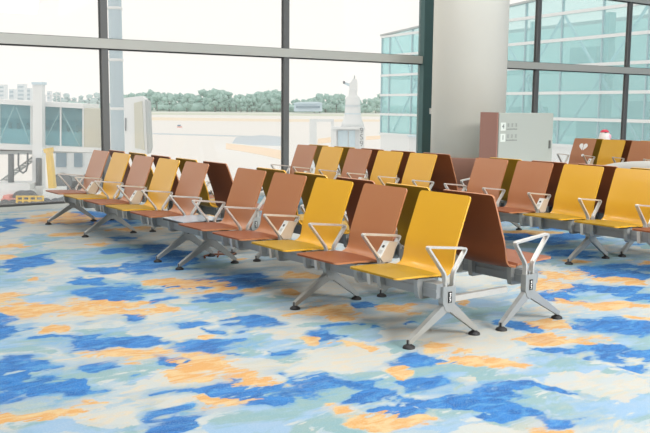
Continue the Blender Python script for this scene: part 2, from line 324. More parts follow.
# ------------------------------------------------------------------ glazed front: mullions, transoms, panes
WY = 11.30; M0 = 4.614; DM = 2.951; kk = list(range(-1, 11)); tn = [0]
def trim(me):
    tn[0] += 1; return obj('trim_%d' % tn[0], me, kind='structure')
b = MB(); b.box(-9.2, WY-.02, 0, 34.2, WY+.22, .060); trim(b.mesh('sill', M['transom'], .006))
b = MB(); b.box(-9.2, WY+.0, .060, 34.2, WY+.16, .088); trim(b.mesh('sill_gasket', M['gasket']))
levels = [(.088, 2.112), (2.266, 3.62), (3.775, 5.25), (5.40, CEIL)]
for z0, z1 in ((2.112, 2.266), (3.62, 3.775), (5.25, 5.40)):
    b = MB(); b.box(-9.2, WY-.065, z0+.018, 34.2, WY+.04, z1-.008); trim(b.mesh('transom', M['transom'], .008))
    b = MB(); b.box(-9.2, WY-.03, z0, 34.2, WY+.035, z0+.018); b.box(-9.2, WY-.03, z1-.008, 34.2, WY+.035, z1); trim(b.mesh('gasket', M['gasket']))
for k in kk:
    x = M0+k*DM
    if k == 2:
        b = MB(); b.box(x-.115, WY-.09, 0, x+.115, WY+.06, CEIL); trim(b.mesh('post', M['post'], .01)); continue
    b = MB(); b.box(x-.046, WY-.045, .06, x+.046, WY+.035, CEIL); trim(b.mesh('mullion', M['mullion'], .006))
    b = MB(); b.box(x-.054, WY-.005, .06, x-.046, WY+.03, CEIL); b.box(x+.046, WY-.005, .06, x+.054, WY+.03, CEIL); trim(b.mesh('mullion_gasket', M['gasket']))
wn = 0
for k in kk[:-1]:
    xa = M0+k*DM+(.115 if k == 2 else .054); xb = M0+(k+1)*DM-(.115 if k+1 == 2 else .054)
    for z0, z1 in levels:
        wn += 1; b = MB(); b.box(xa, WY+.006, z0, xb, WY+.018, z1); obj('window_%d' % wn, b.mesh('window', M['pane']), kind='structure')
b = MB(); b.box(-9.2, WY-.02, .09, M0-DM-.052, WY+.2, CEIL); obj('wall_light_block', b.mesh('wall_light_block', M['wall_dark']), kind='structure')  # opaque stretch added out of view to keep left window light off the seats
obj('sticker', MB().box(10.56, WY-.096, 1.26, 10.60, WY-.091, 1.36).mesh('sticker', M['ink_white']), None, 'small white plate on the dark teal post by the column', 'plate')

# ------------------------------------------------------------------ benches
SEATW = .455; PITCHY = .585
def seat_mesh(name, mt, rear):
    prof = [(.304,.852),(.286,.806),(.266,.756),(.247,.706),(.228,.656),(.211,.610),(.195,.568),(.183,.530),(.175,.495),(.170,.462),(.164,.432),(.153,.408),(.136,.391),(.110,.381),(.075,.377),(.03,.378),(-.03,.381),(-.09,.385),(-.14,.3865),(-.19,.388),(-.23,.389),(-.262,.3895),(-.290,.390)]
    P = []
    for i in range(len(prof)-1):                       # refine
        a = Vector(prof[i]); c = Vector(prof[i+1])
        for j in range(2): P.append(a.lerp(c, j/2))
    P.append(Vector(prof[-1]))
    # extra rows in both rounded ends
    def head(a, c, ts): return [a.lerp(c, t) for t in ts]
    P = head(P[0], P[1], (0, .12, .35, .7)) + P[1:-1] + head(P[-1], P[-2], (.6, .25, 0))
    d = [0]
    for a, c in zip(P, P[1:]): d.append(d[-1]+(c-a).length)
    tot = d[-1]; T = [-1, -.94, -.8, -.6, -.3, 0, .3, .6, .8, .94, 1]; th = .012; R = .022; R2 = .026
    bm = bmesh.new(); top = []; bot = []
    for i, p in enumerate(P):
        t = (P[min(i+1, len(P)-1)]-P[max(i-1, 0)]).normalized(); n = Vector((-t.y, t.x))     # towards the sitter
        if n.x > 0 and n.y < 0: n = -n
        w = SEATW/2
        if d[i] < R: w -= R-math.sqrt(max(0, R*R-(R-d[i])**2))
        if tot-d[i] < R2: w -= R2-math.sqrt(max(0, R2*R2-(R2-(tot-d[i]))**2))
        u = d[i]/tot; conc = .009*math.sin(math.pi*u)**2                              # shallow dish across
        rt = []; rb = []
        for s in T:
            off = -conc*(1-s*s); q = p+n*off
            rt.append(bm.verts.new((q.x, s*w, q.y))); q = q-n*th; rb.append(bm.verts.new((q.x, s*w, q.y)))
        top.append(rt); bot.append(rb)
    m_ = len(T)
    for i in range(len(P)-1):
        for k in range(m_-1):
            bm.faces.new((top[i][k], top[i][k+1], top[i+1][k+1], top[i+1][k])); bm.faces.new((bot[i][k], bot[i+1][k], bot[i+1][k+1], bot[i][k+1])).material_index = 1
        for k in (0, m_-1): bm.faces.new((top[i][k], top[i+1][k], bot[i+1][k], bot[i][k]))
    for i in (0, len(P)-1):
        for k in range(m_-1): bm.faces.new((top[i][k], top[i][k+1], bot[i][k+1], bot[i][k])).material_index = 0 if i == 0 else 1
    bmesh.ops.recalc_face_normals(bm, faces=bm.faces[:])
    for f in bm.faces: f.smooth = True
    for e in bm.edges:
        if e.calc_face_angle(0) > .7: e.smooth = False
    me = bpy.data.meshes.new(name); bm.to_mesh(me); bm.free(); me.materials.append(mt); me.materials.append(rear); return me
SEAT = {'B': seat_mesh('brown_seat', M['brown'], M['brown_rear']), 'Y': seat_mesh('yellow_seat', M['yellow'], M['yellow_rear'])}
# armrest: upside-down triangle on two short posts
loop = rounded([(-.0, .40), (-.150, .578), (.205, .566), (.10, .40)], .022, 4)
a = MB()
loop_open = [(.019, .262), (.018, .33)] + rounded([(.018, .262), (.018, .405), (-.130, .584), (.191, .549), (.084, .405), (.084, .262)], .024, 4)[5:-5] + [(.084, .33), (.083, .262)]
a.strip(loop_open, .013, -.016, .016)
a.prism([(.010,.335), (.092,.335), (.092,.262), (.010,.262)], -.014, .014)
am = MB(); am.strip(loop_open, .013, -.016, .016); am.prism([(-.080,.350), (.085,.350), (.085,.250), (-.066,.250)], -.016, .016); ARM_MID = am.mesh('armrest_mid', M['alu'], .004)
ARM = a.mesh('armrest', M['alu'], .004)
# leg frame: hub with two tapered spreading legs
def leg_poly(sx, hx):
    return [(hx-.0*sx, .245), (hx+.048*sx, .205), (.268*sx+.012*sx, .046), (.268*sx-.010*sx, .034), (hx-.0*sx, .150)]
l = MB()
l.prism([(-.008,.335), (.094,.335), (.094,.235), (.075,.190), (.044,.172), (.013,.190), (-.008,.235)], -.021, .021)
l.prism([(.092,.222), (.296,.048), (.296,.028), (.276,.028), (.058,.176)], -.017, .017)
l.prism([(-.002,.222), (-.266,.048), (-.266,.028), (-.246,.028), (.030,.176)], -.017, .017)
LEG = l.mesh('leg_frame', M['leg'], .006)
f = MB(); f.lathe([(.013,.05), (.013,.026), (.018,.022), (.034,.012), (.037,.004), (.037,.0)], seg=20); FOOT = f.mesh('foot_pad', M['rubber'])
lp = MB(); lp.box(-.0135,-.002,-.034, .0135,.002,.034)
for (x0, z0, x1, z1) in ((-.006,.020,.006,.026),(-.006,.013,.004,.017),(.002,.008,.006,.017),(-.006,.001,.006,.005),(-.006,-.006,-.001,.005),(-.006,-.013,.006,-.009),(-.002,-.020,.006,-.016),(-.006,-.028,.002,-.024)):
    lp.box(x0,-.0028,z0, x1,-.002,z1, mi=1)
LABEL = lp.mesh('label_plate', [M['label_black'], M['ink_white']])
br = MB(); br.prism([(-.060,.244),(.066,.244),(.076,.258),(.080,.30),(.082,.364),(.02,.364),(-.075,.372),(-.092,.364),(-.088,.30),(-.078,.258)], -.017, .017); BRACK = br.mesh('seat_bracket', M['leg'], .007)
# power box clipped on the rear strut of an armrest
pb = MB(); Mx = Matrix.Rotation(math.radians(0), 4, 'Y')
pb.prism([(.005,.42), (.08,.522), (.149,.512), (.10,.388), (.03,.388)], -.026, .030)
nrm = Vector((-.102, .075)).normalized()
def on_front(t, y0, y1, w, mi, lift):
    a_ = Vector((.005,.42)).lerp(Vector((.08,.522)), t-w); c_ = Vector((.005,.42)).lerp(Vector((.08,.522)), t+w)
    pb.prism([(a_.x, a_.y), (c_.x, c_.y), (c_.x+nrm.x*lift, c_.y+nrm.y*lift), (a_.x+nrm.x*lift, a_.y+nrm.y*lift)], y0, y1, mi=mi)
on_front(.5, -.026, .030, .49, 1, .003); on_front(.66, -.008, .012, .07, 2, .005); on_front(.34, -.014, .018, .10, 3, .005)
PBOX = pb.mesh('power_box', [M['box_side'], M['box_front'], M['gasket'], M['alu']], .0015, 1)
tb = MB(); tb.box(-.205,-.195,.378, .190,.195,.396, mi=1); tb.box(-.207,-.197,.394, .192,.197,.400, mi=0); TABLE = tb.mesh('tabletop', [M['table'], M['table_edge']], .002, 1)

def bench(name, label, x, y_near, facing, colours, legs, boxes=(), table=None, tie=None, group='airport benches in back-to-back rows', lbl=(True,)):
    """facing -1: sitters look towards -X; +1: towards +X.  colours from the near end to the far end"""
    n = len(colours); Lg = n*PITCHY
    rz = 0 if facing < 0 else math.pi
    T = thing(name, label, 'bench', (x, y_near if facing < 0 else y_near+Lg, 0), rz, group)
    def Y(v): return v if facing < 0 else Lg-v
    for i, c in enumerate(colours):
        s = obj('seat', SEAT[c], T, loc=(0, Y((i+.5)*PITCHY), 0)); s['label'] = {'B': 'brown seat shell', 'Y': 'yellow seat shell'}[c]
        for d in (-.175, .175): obj('seat_bracket', BRACK, s, loc=(.0, d, 0))
    for k in range(n+1):
        off = legs[0] if k == 0 else 0
        yk = k*PITCHY+off
        if abs(legs[-1]-yk) < .06: yk = legs[-1]
        obj('armrest', ARM if yk in legs else ARM_MID, T, loc=(0, Y(yk), 0))
        if k in boxes: obj('power_box', PBOX, T, loc=(0, Y(yk), 0))
    lo = min(legs[0], 0); hi = max(legs[-1], Lg)
    if table is not None: lo, hi = min(lo, table-.17), max(hi, table+.17)
    bm_ = MB(); y0, y1 = sorted((Y(lo), Y(hi))); bm_.box(-.045, y0, .266, .045, y1, .352)
    bm_.box(-.049, y0, .304, -.045, y1, .318); bm_.box(.045, y0, .304, .049, y1, .318); obj('beam', bm_.mesh('beam', M['beam'], .005), T)
    for j, g in enumerate(legs):
        lg = obj('leg_frame', LEG, T, loc=(0, Y(g), 0))
        for u in (-.256, .286): obj('foot_pad', FOOT, lg, loc=(u, 0, 0))
        if j == 0:
            ps = obj('label_plate', LABEL, lg, loc=(.045, -.024 if facing < 0 else .024, .268))
            if facing > 0: ps.rotation_euler = (0, 0, math.pi)
            ps['label'] = 'black maker label with white lettering'
        if tie:
            tbm = MB(); tbm.box(.09, -.016, .220, tie, .016, .256); obj('tie_bar', tbm.mesh('tie_bar', M['alu'], .004), T, loc=(0, Y(g)+.045, 0))
    if table is not None: obj('tabletop', TABLE, T, loc=(0, Y(table), 0), label='white side table top with dark edge')
    return T
LA = (-.017, 1.153, 2.89); LBf = (-.005, 1.732, 2.877)
XA, XB = 3.556, 4.341; YN = 3.645; YF = 6.965
bench('airport_bench', 'brown and yellow five-seat bench nearest the camera, black label on its end leg', XA, YN, -1, 'YBYBB', LA, (1, 3), tie=.61)
bench('airport_bench', 'far left bench in front of the boarding bridge, white side table at its near end', XA, YF, -1, 'BYBYB', LBf, (2, 4), table=-.212, tie=.61)
bench('airport_bench', 'bench backing onto the nearest one, dark brown seat back at its near end', XB, YN-.03, 1, 'BYBYY', LA, (2,))
bench('airport_bench', 'bench backing onto the far left one, only seat backs showing behind it', XB, YF-.03, 1, 'BYBYB', LBf, (2,))
XC = 6.56; XF = 7.345; YC = 3.675; YCF = 7.075
bench('airport_bench', 'brown and yellow bench at the right edge in front of the grey cabinet', XC, YC, -1, 'BYYBB', LA, (3,), tie=.61)
bench('airport_bench', 'bench left of the column with three yellow and two brown seats', XC, YCF, -1, 'YYBYB', LBf, (2, 4), table=-.212, tie=.61)
bench('airport_bench', 'bench facing away behind the right-hand one, carrying the pale grey bag', XF, YC-.03, 1, 'BYBBY', LA, (2,))
bench('airport_bench', 'bench facing away whose dark brown end seat stands before the column base', XF, YCF-.03, 1, 'BBBYY', LBf, (2,))
XG = 12.49; YG = 9.30-.03-4*PITCHY
bench('airport_bench', 'farthest bench by the glass, white heart mark on its brown end seat', XG, YG, -1, 'BYBYB', LA, (4,), tie=.61)
bench('airport_bench', 'bench facing away behind the farthest one, beneath the white plush dome', XG+.785, YG-.03, 1, 'BBYBY', LA)

# cracked heart mark on the end seat of the far bench
def seat_pt(s, w, off=.002):   # point on the back's front face: s 0..1 up the back
    a_ = Vector((.175,.495)); c_ = Vector((.304,.852)); p_ = a_.lerp(c_, s); n_ = Vector((-(c_-a_).y, (c_-a_).x)).normalized()
    return Vector((p_.x+n_.x*off, w, p_.y+n_.y*off))
pts = []
for i in range(36):
    t = 2*math.pi*i/36; hx = 16*math.sin(t)**3/16; hz = (13*math.cos(t)-5*math.cos(2*t)-2*math.cos(3*t)-math.cos(4*t))/16
    pts.append((hx*.088, hz*.085))
def heart_half(sgn):
    q = [(x, z) for x, z in pts if sgn*x >= -1e-6]
    crack = [(.004*sgn, -.045), (.004*sgn-.006, -.02), (.004*sgn+.006, .0), (.004*sgn-.004, .022)]
    q = [(x, z) for x, z in q if abs(x) > .006]; q = (q + (crack[::1] if sgn < 0 else crack[::1]))
    cx = sum(a for a, _ in q)/len(q); cz = sum(c for _, c in q)/len(q); q.sort(key=lambda v: math.atan2(v[1]-cz, v[0]-cx)); return q
G0 = [o for o in bpy.data.objects if o.get('label', '').startswith('farthest bench')][0]
end_seat = [c for c in G0.children if c.name.startswith('seat')][4]
def decal(name, q, lab):
    hb = MB(); vs = [hb.bm.verts.new(v) for v in q]; hb.bm.faces.new(vs)
    ho = obj(name, hb.mesh(name, M['ink_white']), end_seat, label=lab); sol = ho.modifiers.new('film', 'SOLIDIFY'); sol.thickness = .002; sol.offset = 0
for sgn in (-1, 1): decal('heart_mark', [seat_pt(.60+z/.40, -x) for x, z in heart_half(sgn)], 'half of a white cracked heart print')
decal('dot_mark', [seat_pt(.60+(.025*math.sin(t*math.pi/6)-.165)/.40, -.030*math.cos(t*math.pi/6)-.035) for t in range(12)], 'white dot print')

# ------------------------------------------------------------------ column, cabinet, bag, plush, cord
CX, CY, CR = 10.40, 10.11, .605
T = thing('round_column', 'thick round white column standing behind the grey cabinet', 'column', (CX, CY, 0))
obj('column_shaft', MB().lathe([(CR,.58), (CR,CEIL)], seg=64).mesh('shaft', M['column']), T)
obj('base_cladding', MB().lathe([(CR+.02,0), (CR+.02,.56), (CR+.012,.58), (CR-.02,.58)], seg=64).mesh('base_cladding', M['clad'], 0), T, label='brown base cladding')

KX0, KX1, KY0, KY1, KH = 9.34, 10.57, 8.50, 8.83, 1.318
T = thing('information_cabinet', 'waist-high grey cabinet with brown side panel in front of the round column', 'cabinet', ((KX0+KX1)/2, (KY0+KY1)/2, 0))
def kb(n, x0, y0, z0, x1, y1, z1, m_, bev=.006):
    ox, oy = (KX0+KX1)/2, (KY0+KY1)/2
    return obj(n, MB().box(x0-ox, y0-oy, z0, x1-ox, y1-oy, z1).mesh(n, m_, bev), T)
kb('body', KX0+.02, KY0+.01, 0, KX1, KY1, KH-.01, M['kiosk'])
kb('side_panel', KX0-.005, KY0, 0, KX0+.02, KY1, KH, M['kiosk_side'], .004)['label'] = 'brown side panel'
kb('front_panel', KX0+.025, KY0-.012, .05, KX1-.05, KY0+.01, KH-.02, M['kiosk'], .004)
kb('hinge_strip', KX1-.045, KY0-.008, .05, KX1-.01, KY0+.012, KH-.02, M['kiosk'], .003)
kb('lock', KX1-.10, KY0-.03, .78, KX1-.07, KY0-.01, .90, M['kiosk_dark'], .004)
ftxt = bpy.data.curves
def text(body, size, m_, loc, rot, parent, name='lettering', ext=.001, label=None):
    c = bpy.data.curves.new(name, 'FONT'); c.body = body; c.size = size; c.extrude = ext; c.align_x = 'CENTER'; c.align_y = 'CENTER'
    c.materials.append(m_); t_ = bpy.data.objects.new('t', c); COL.objects.link(t_); bpy.context.view_layer.update()
    me = bpy.data.meshes.new_from_object(t_.evaluated_get(bpy.context.evaluated_depsgraph_get())); me.name = name; bpy.data.objects.remove(t_)
    o = bpy.data.objects.new(name, me); COL.objects.link(o); o.parent = parent; o.location = loc; o.rotation_euler = rot
    if label: o['label'] = label
    return o
ink = mat('grey_print', (128,132,128), .6); dk = mat('dark_print', (74,76,74), .6)
fy = KY0-.012-(KY0+KY1)/2
for z, g in ((1.115, '4'), (.955, '1')):
    ic = obj('pictogram_plate', MB().box(-.052,-.003,-.058, .052,0,.058).mesh('pictogram_plate', mat('plate_pale', (222,228,220), .5), .001, 1), T, loc=(KX0+.11-(KX0+KX1)/2, fy, z))
    text(g, .095, dk, (0, -.004, 0), (math.pi/2, 0, 0), ic, 'numeral', label='dark numeral')
    wr = MB()
    rnd = random.Random(int(g))
    for j in range(3):
        cx = .22+.085*j-(KX1-KX0)/2
        for s in range(4): wr.box(cx-.024, fy-.001, z+.045-.014*s-.004, cx+.024-.01*rnd.random(), fy, z+.045-.014*s)
        wr.box(cx-.003, fy-.001, z-.006, cx+.003, fy, z+.048)
    for j in range(9):
        cx = .195+.026*j-(KX1-KX0)/2; wr.box(cx-.009, fy-.001, z-.048, cx+.006, fy, z-.030+.004*rnd.random())
    obj('lettering', wr.mesh('lettering', ink), T, label='grey printed lettering')

# pale bag lying on the seats of the bench behind the right-hand row
b = MB(); prof = [(-.42,.30), (-.36,.42), (-.20,.462), (.0,.49), (.3,.515), (.6,.525), (.9,.49), (1.0,.40)]
vs = []
for i, (t, h) in enumerate(prof):
    ring = []
    for k in range(16):
        a_ = 2*math.pi*k/16; rx = .15*(.75 if i in (0, 7) else 1); 
        zz = h*.5+h*.5*math.copysign(abs(math.sin(a_))**.7, math.sin(a_)); xx = rx*math.copysign(abs(math.cos(a_))**.7, math.cos(a_))
        ring.append(b.bm.verts.new((xx, t*-1.0, zz)))
    vs.append(ring)
for r0, r1 in zip(vs, vs[1:]):
    for k in range(16): b.bm.faces.new((r0[k], r0[(k+1) % 16], r1[(k+1) % 16], r1[k])).smooth = True
b.bm.faces.new(vs[0]); b.bm.faces.new(vs[-1])
T = thing('travel_bag', 'pale grey soft travel bag showing above the yellow seat back at the right edge', 'bag', (7.46, 5.02, .388))
obj('bag_body', b.mesh('bag_body', M['bag']), T)
obj('carry_handle', MB().tube([(0,-.35,.50),(0,-.38,.535),(0,-.5,.545),(0,-.62,.535),(0,-.65,.50)], .010, 8).mesh('carry_handle', M['bag']), T)

T = thing('plush_toy', 'small white and pink plush dome with a red top above the far yellow seat', 'toy', (13.42, 9.62, .394))
obj('plush_body', MB().lathe([(.07,0), (.095,.05), (.105,.25), (.105,.40), (.100,.48), (.085,.54), (.06,.58), (.03,.592)], seg=28).mesh('plush_body', M['plush']), T)
obj('cap', MB().lathe([(.080,.560), (.072,.578), (.05,.600), (.03,.608), (.008,.612)], seg=28).mesh('cap', M['pinkred']), T)
obj('face_patch', MB().blob((.035,-.085,.48), (.04,.022,.05), 2).mesh('face_patch', M['pink']), T)
obj('beak', MB().blob((-.055,-.060,.56), (.020,.014,.010), 2).mesh('beak', M['gasket']), T)

T = obj('loose_strap', MB().tube([(3.72,6.86,.012),(3.76,6.95,.012),(3.86,6.98,.012),(3.92,6.90,.02),(4.00,6.86,.012),(4.08,6.92,.012),(4.04,7.02,.012),(3.95,7.02,.025),(3.90,6.93,.012),(3.84,6.84,.012)], .008, 8).mesh('loose_strap', M['cord']),
        None, 'thin brown strap lying on the carpet under the nearest bench beside a foot pad', 'strap')

# ================================================================== outside the glass
GZ = -4.5
X_ = {}  # many distant colours below are paled, with the haze mixed in
X_['apron'] = mat('apron_concrete', (238,236,232), .85, noise=(.02, (232,231,228)))
X_['tan'] = mat('tan_strip', (238,224,200), .9); X_['peach'] = mat('peach_marking', (244,220,190), .9); X_['bluegrey'] = mat('blue_grey_paving', (196,208,216), .9)
X_['grass'] = mat('pale_grass', (206,214,196), .9, noise=(.02, (210,216,198))); X_['dgrass'] = mat('grey_green_grass', (184,200,188), .9)
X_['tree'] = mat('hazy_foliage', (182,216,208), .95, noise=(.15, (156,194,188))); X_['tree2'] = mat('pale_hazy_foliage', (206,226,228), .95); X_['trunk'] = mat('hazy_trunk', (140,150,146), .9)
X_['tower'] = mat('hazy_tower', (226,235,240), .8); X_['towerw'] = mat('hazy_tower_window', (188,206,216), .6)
X_['white'] = mat('airport_white', (232,236,238), .5); X_['lblue'] = mat('pale_blue_steel', (204,226,238), .5); X_['mast'] = mat('mast_blue', (186,206,217), .6); X_['grey'] = mat('bridge_grey', (176,184,186), .6)
X_['beige'] = mat('beige_panel', (206,206,192), .7); X_['dark'] = mat('dark_piston', (96,106,112), .5); X_['yel'] = mat('safety_yellow', (232,196,92), .6)
X_['red'] = mat('pale_red', (232,160,150), .6); X_['slate'] = mat('slate_window', (126,152,168), .4); X_['teal_d'] = mat('deep_teal_interior', (70,136,156), .6, noise=(.6, (130,176,176)))
X_['teal_l'] = mat('pale_teal_panel', (158,192,202), .5); X_['int'] = mat('wing_interior', (226,248,248), .8, noise=(.12, (196,234,234))); X_['int_d'] = mat('wing_interior_dark', (150,196,198), .8)

def tglass(name, rgb, alpha, rough=.05):
    mt = bpy.data.materials.new(name); mt.use_nodes = True; nt = mt.node_tree; b = nt.nodes['Principled BSDF']
    b.inputs['Base Color'].default_value = (*s2l(rgb), 1); b.inputs['Roughness'].default_value = rough
    out = nt.nodes['Material Output']; tr = nt.nodes.new('ShaderNodeBsdfTransparent'); tr.inputs[0].default_value = (.86, .97, .97, 1)
    mx = nt.nodes.new('ShaderNodeMixShader'); mx.inputs[0].default_value = alpha
    nt.links.new(tr.outputs[0], mx.inputs[1]); nt.links.new(b.outputs[0], mx.inputs[2]); nt.links.new(mx.outputs[0], out.inputs[0]); return mt
X_['bglass'] = tglass('bridge_glass', (150,214,232), .16); X_['wglass'] = tglass('wing_glass', (196,238,244), .26)

FH = Vector((math.sin(YAW), math.cos(YAW), 0))
def gp(px, py, z=GZ):
    v = W(px, py, 1)-Vector((0, 0, EYE)); return Vector((0, 0, EYE))+v*((z-EYE)/v.z)
b = MB(); b.prism([(-3000, 11.9), (3000, 11.9), (3000, 4000), (-3000, 4000)], GZ-.3, GZ, 'XY'); obj('ground', b.mesh('ground', X_['apron']), kind='structure')
def ground_strip(name, pts, m_, lift):
    P = [gp(*p) for p in pts]; b = MB(); n = len(P)
    b._new([(p.x, p.y, GZ-.05) for p in P]+[(p.x, p.y, GZ+lift) for p in P], [tuple(range(n)), tuple(range(n, 2*n))]+[(i, (i+1) % n, n+(i+1) % n, n+i) for i in range(n)])
    return obj(name, b.mesh(name, m_), kind='structure')
ground_strip('ground_grass', [(-120,106.3),(700,113.4),(700,116.5),(-120,109.6)], X_['dgrass'], .02)
ground_strip('ground_verge', [(-120,110.4),(700,117.0),(700,119.2),(-120,112.4)], X_['grass'], .03)
ground_strip('ground_band', [(128,117.0),(290,119.2),(384,119.6),(384,121.6),(290,121.8),(128,120.0)], X_['tan'], .02)
ground_strip('ground_patch', [(236,137.5),(262,135),(284,137),(284,146),(250,145),(232,143)], X_['bluegrey'], .02)
ground_strip('ground_marking', [(226,143.5),(240,145),(262,147.5),(284,151),(284,160),(262,155),(240,151),(226,149)], X_['peach'], .04)
ground_strip('ground_marking', [(318,139),(334,137),(334,142),(318,144)], X_['peach'], .04)
ground_strip('ground_marking', [(366,136.5),(400,134.5),(424,135.5),(424,138),(396,138),(366,140)], X_['peach'], .04)
ground_strip('ground_marking', [(150,133),(250,136),(250,137),(150,134.2)], X_['bluegrey'], .04)

def px(mb, pts, depth, thick, mi=0):
    """an upright solid at its own distance, with real thickness away from the viewer"""
    F_ = [W(x, y, depth) for x, y in pts]; n = len(F_); B_ = [p+FH*thick for p in F_]
    mb._new(F_+B_, [tuple(range(n)), tuple(range(n, 2*n))[::-1]]+[(i, n+i, n+(i+1) % n, (i+1) % n) for i in range(n)], mi); return mb
def rect(mb, x0, y0, x1, y1, depth, thick, mi=0): return px(mb, [(x0, y0), (x1, y0), (x1, y1), (x0, y1)], depth, thick, mi)
def gy(depth, x): return 102.2+.009*x+5.9*CAM_F/depth

# ---- trees along the far edge
def tree_meshes(seed):
    r = random.Random(seed); b = MB()
    for j in range(22):
        z_ = r.uniform(2.6, 10.0); a_ = r.uniform(0, 6.3); d = r.uniform(.4, 1)*(3.0 if z_ < 6.5 else 3.0-(z_-6.5)*.6); b.blob((d*math.cos(a_), d*math.sin(a_), z_), (r.uniform(.9, 1.7), r.uniform(.9, 1.7), r.uniform(.8, 1.5)), 2, .9, seed*10+j)
    cr = b.mesh('crown', X_['tree'])
    tk = MB().tube([(0,0,0), (.1,0,2), (0,.1,5)], [.45, .35, .2], 7).mesh('trunk', X_['trunk']); return cr, tk
PROT = [tree_meshes(s) for s in (3, 8, 14, 21)]
rt = random.Random(11)
x = 126
while x < 384:
    d = rt.uniform(640, 800); base = gp(x, gy(d, x)); 
    cr, tk = PROT[rt.randrange(4)]
    top = 92.5+2.4*math.sin(x*.11)+rt.uniform(-1.5, 2.5) + (3.5 if x > 285 else 0) - (2 if 134 < x < 150 else 0)
    hgt = (gy(d, x)-top)*d/CAM_F; sc_ = hgt/11.0
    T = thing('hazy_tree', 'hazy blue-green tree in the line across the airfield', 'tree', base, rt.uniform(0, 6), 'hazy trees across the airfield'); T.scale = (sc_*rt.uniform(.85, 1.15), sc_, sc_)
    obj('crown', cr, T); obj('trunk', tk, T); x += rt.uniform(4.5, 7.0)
pale = [obj_ for obj_ in ()]
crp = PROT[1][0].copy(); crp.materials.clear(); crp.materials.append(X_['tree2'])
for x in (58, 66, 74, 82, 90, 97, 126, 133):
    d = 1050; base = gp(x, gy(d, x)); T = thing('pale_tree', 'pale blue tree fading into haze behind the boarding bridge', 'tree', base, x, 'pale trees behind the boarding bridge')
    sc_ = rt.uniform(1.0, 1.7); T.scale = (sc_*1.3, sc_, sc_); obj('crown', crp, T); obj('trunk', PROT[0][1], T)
# low hedge mass between the trunks: nobody could count it
b = MB(); r = random.Random(5)
for j in range(150):
    x = r.uniform(60, 420); d = r.uniform(690, 780); p = gp(x, gy(d, x)); b.blob((p.x, p.y, GZ+2.4), (r.uniform(4, 7), r.uniform(4, 7), r.uniform(2.5, 4.6)), 1, .4, j)
obj('undergrowth', b.mesh('undergrowth', X_['tree']), None, 'continuous low bushes under the far tree line', 'bushes', kind='stuff')
# ---- hazy towers of the city
for j, (x0, x1, t) in enumerate(((-6,5,84.5), (9,14,89), (17,24.5,84), (26,30.5,88), (47,50,91), (54,58,94), (64,67,93))):
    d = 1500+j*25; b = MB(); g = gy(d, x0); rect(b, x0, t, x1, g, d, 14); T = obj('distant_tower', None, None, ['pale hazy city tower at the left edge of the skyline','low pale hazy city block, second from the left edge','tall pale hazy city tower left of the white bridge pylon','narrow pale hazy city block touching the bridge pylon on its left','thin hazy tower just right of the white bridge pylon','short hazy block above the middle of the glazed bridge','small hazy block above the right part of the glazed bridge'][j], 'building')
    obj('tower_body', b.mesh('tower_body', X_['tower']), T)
    wb = MB(); 
    for q in range(4): rect(wb, x0+(x1-x0)*.15, t+2+q*4.0, x1-(x1-x0)*.15, t+3.6+q*4.0, d-.6, .5)
    obj('window_bands', wb.mesh('window_bands', X_['towerw']), T)
b = MB(); rect(b, 294, 103.5, 322, 111.5, 600, 20); px(b, [(292,103.8),(297,102),(318,101.6),(324,103.6)], 599, 22); b2 = MB(); rect(b2, 296, 106, 320, 108, 598.5, .6)
T = obj('distant_hangar', None, None, 'low pale blue hangar in front of the far trees left of the marking tower', 'building'); obj('hangar_body', b.mesh('hangar_body', X_['lblue']), T); obj('window_bands', b2.mesh('window_bands', X_['slate']), T)
T = obj('service_vehicle', None, None, 'tiny red and dark vehicle alone far out on the pale apron', 'vehicle')
b = MB(); rect(b, 177, 126.6, 181, 128.6, 215, 1.8); obj('vehicle_body', b.mesh('vehicle_body', X_['red']), T)
b = MB(); rect(b, 177.3, 124.8, 180, 126.3, 215.1, 1.5); obj('vehicle_cab', b.mesh('vehicle_cab', X_['slate']), T)
b = MB()
for xx in (177.5, 180.5):
    p = W(xx, 128.7, 215.4); b.tube([p-FH*.6, p+FH*1.8], .28, 10)
obj('wheels', b.mesh('wheels', X_['dark']), T)

# ---- boarding bridge
D = 50.0
T = obj('boarding_bridge', None, None, 'glazed airport boarding bridge on pistons outside the left windows', 'boarding bridge')
def bp_(name, fn, m_, parent=None, bev=0, label=None):
    b = MB(); fn(b); o = obj(name, b.mesh(name, m_, bev), parent or T)
    if label: o['label'] = label
    return o
def sl(x): return (x-0)*.055      # the tunnel falls gently to the right
bp_('tunnel_roof', lambda b: px(b, [(-30,99.5+sl(-30)),(84,99.5+sl(84)),(84,104+sl(84)),(-30,104+sl(-30))], D-.3, 3.4), X_['white'])
bp_('tunnel_floor', lambda b: px(b, [(-30,143.5+sl(-30)*.8),(101,143.5+sl(101)*.8),(101,149.5+sl(101)*.6),(-30,149.5+sl(-30)*.6)], D-.3, 3.4), X_['white'])
bp_('rear_wall', lambda b: px(b, [(-30,104+sl(-30)),(84,104+sl(84)),(84,144+sl(84)*.8),(-30,144)], D+2.8, .1), X_['teal_l'])
def tunn(b):
    px(b, [(-30,117),(84,121),(84,130),(-30,127)], D+2.4, .2)
    for x in (4,12,22,55,62,71): rect(b, x, 122+sl(x), x+4.5, 143, D+1.4, .6)
bp_('tunnel_interior', tunn, X_['teal_d'])
bp_('lower_panel', lambda b: px(b, [(-30,128+sl(-30)),(84,128+sl(84)),(84,143.5+sl(84)*.8),(-30,143.5)], D+.35, .08), X_['teal_l'])
for x0, x1 in ((-28,-2), (0,30.5), (43,60), (61.5,82)):
    bp_('side_glass', lambda b: px(b, [(x0,104+sl(x0)),(x1,104+sl(x1)),(x1,143.5+sl(x1)*.8),(x0,143.5+sl(x0)*.8)], D, .06), X_['bglass'])
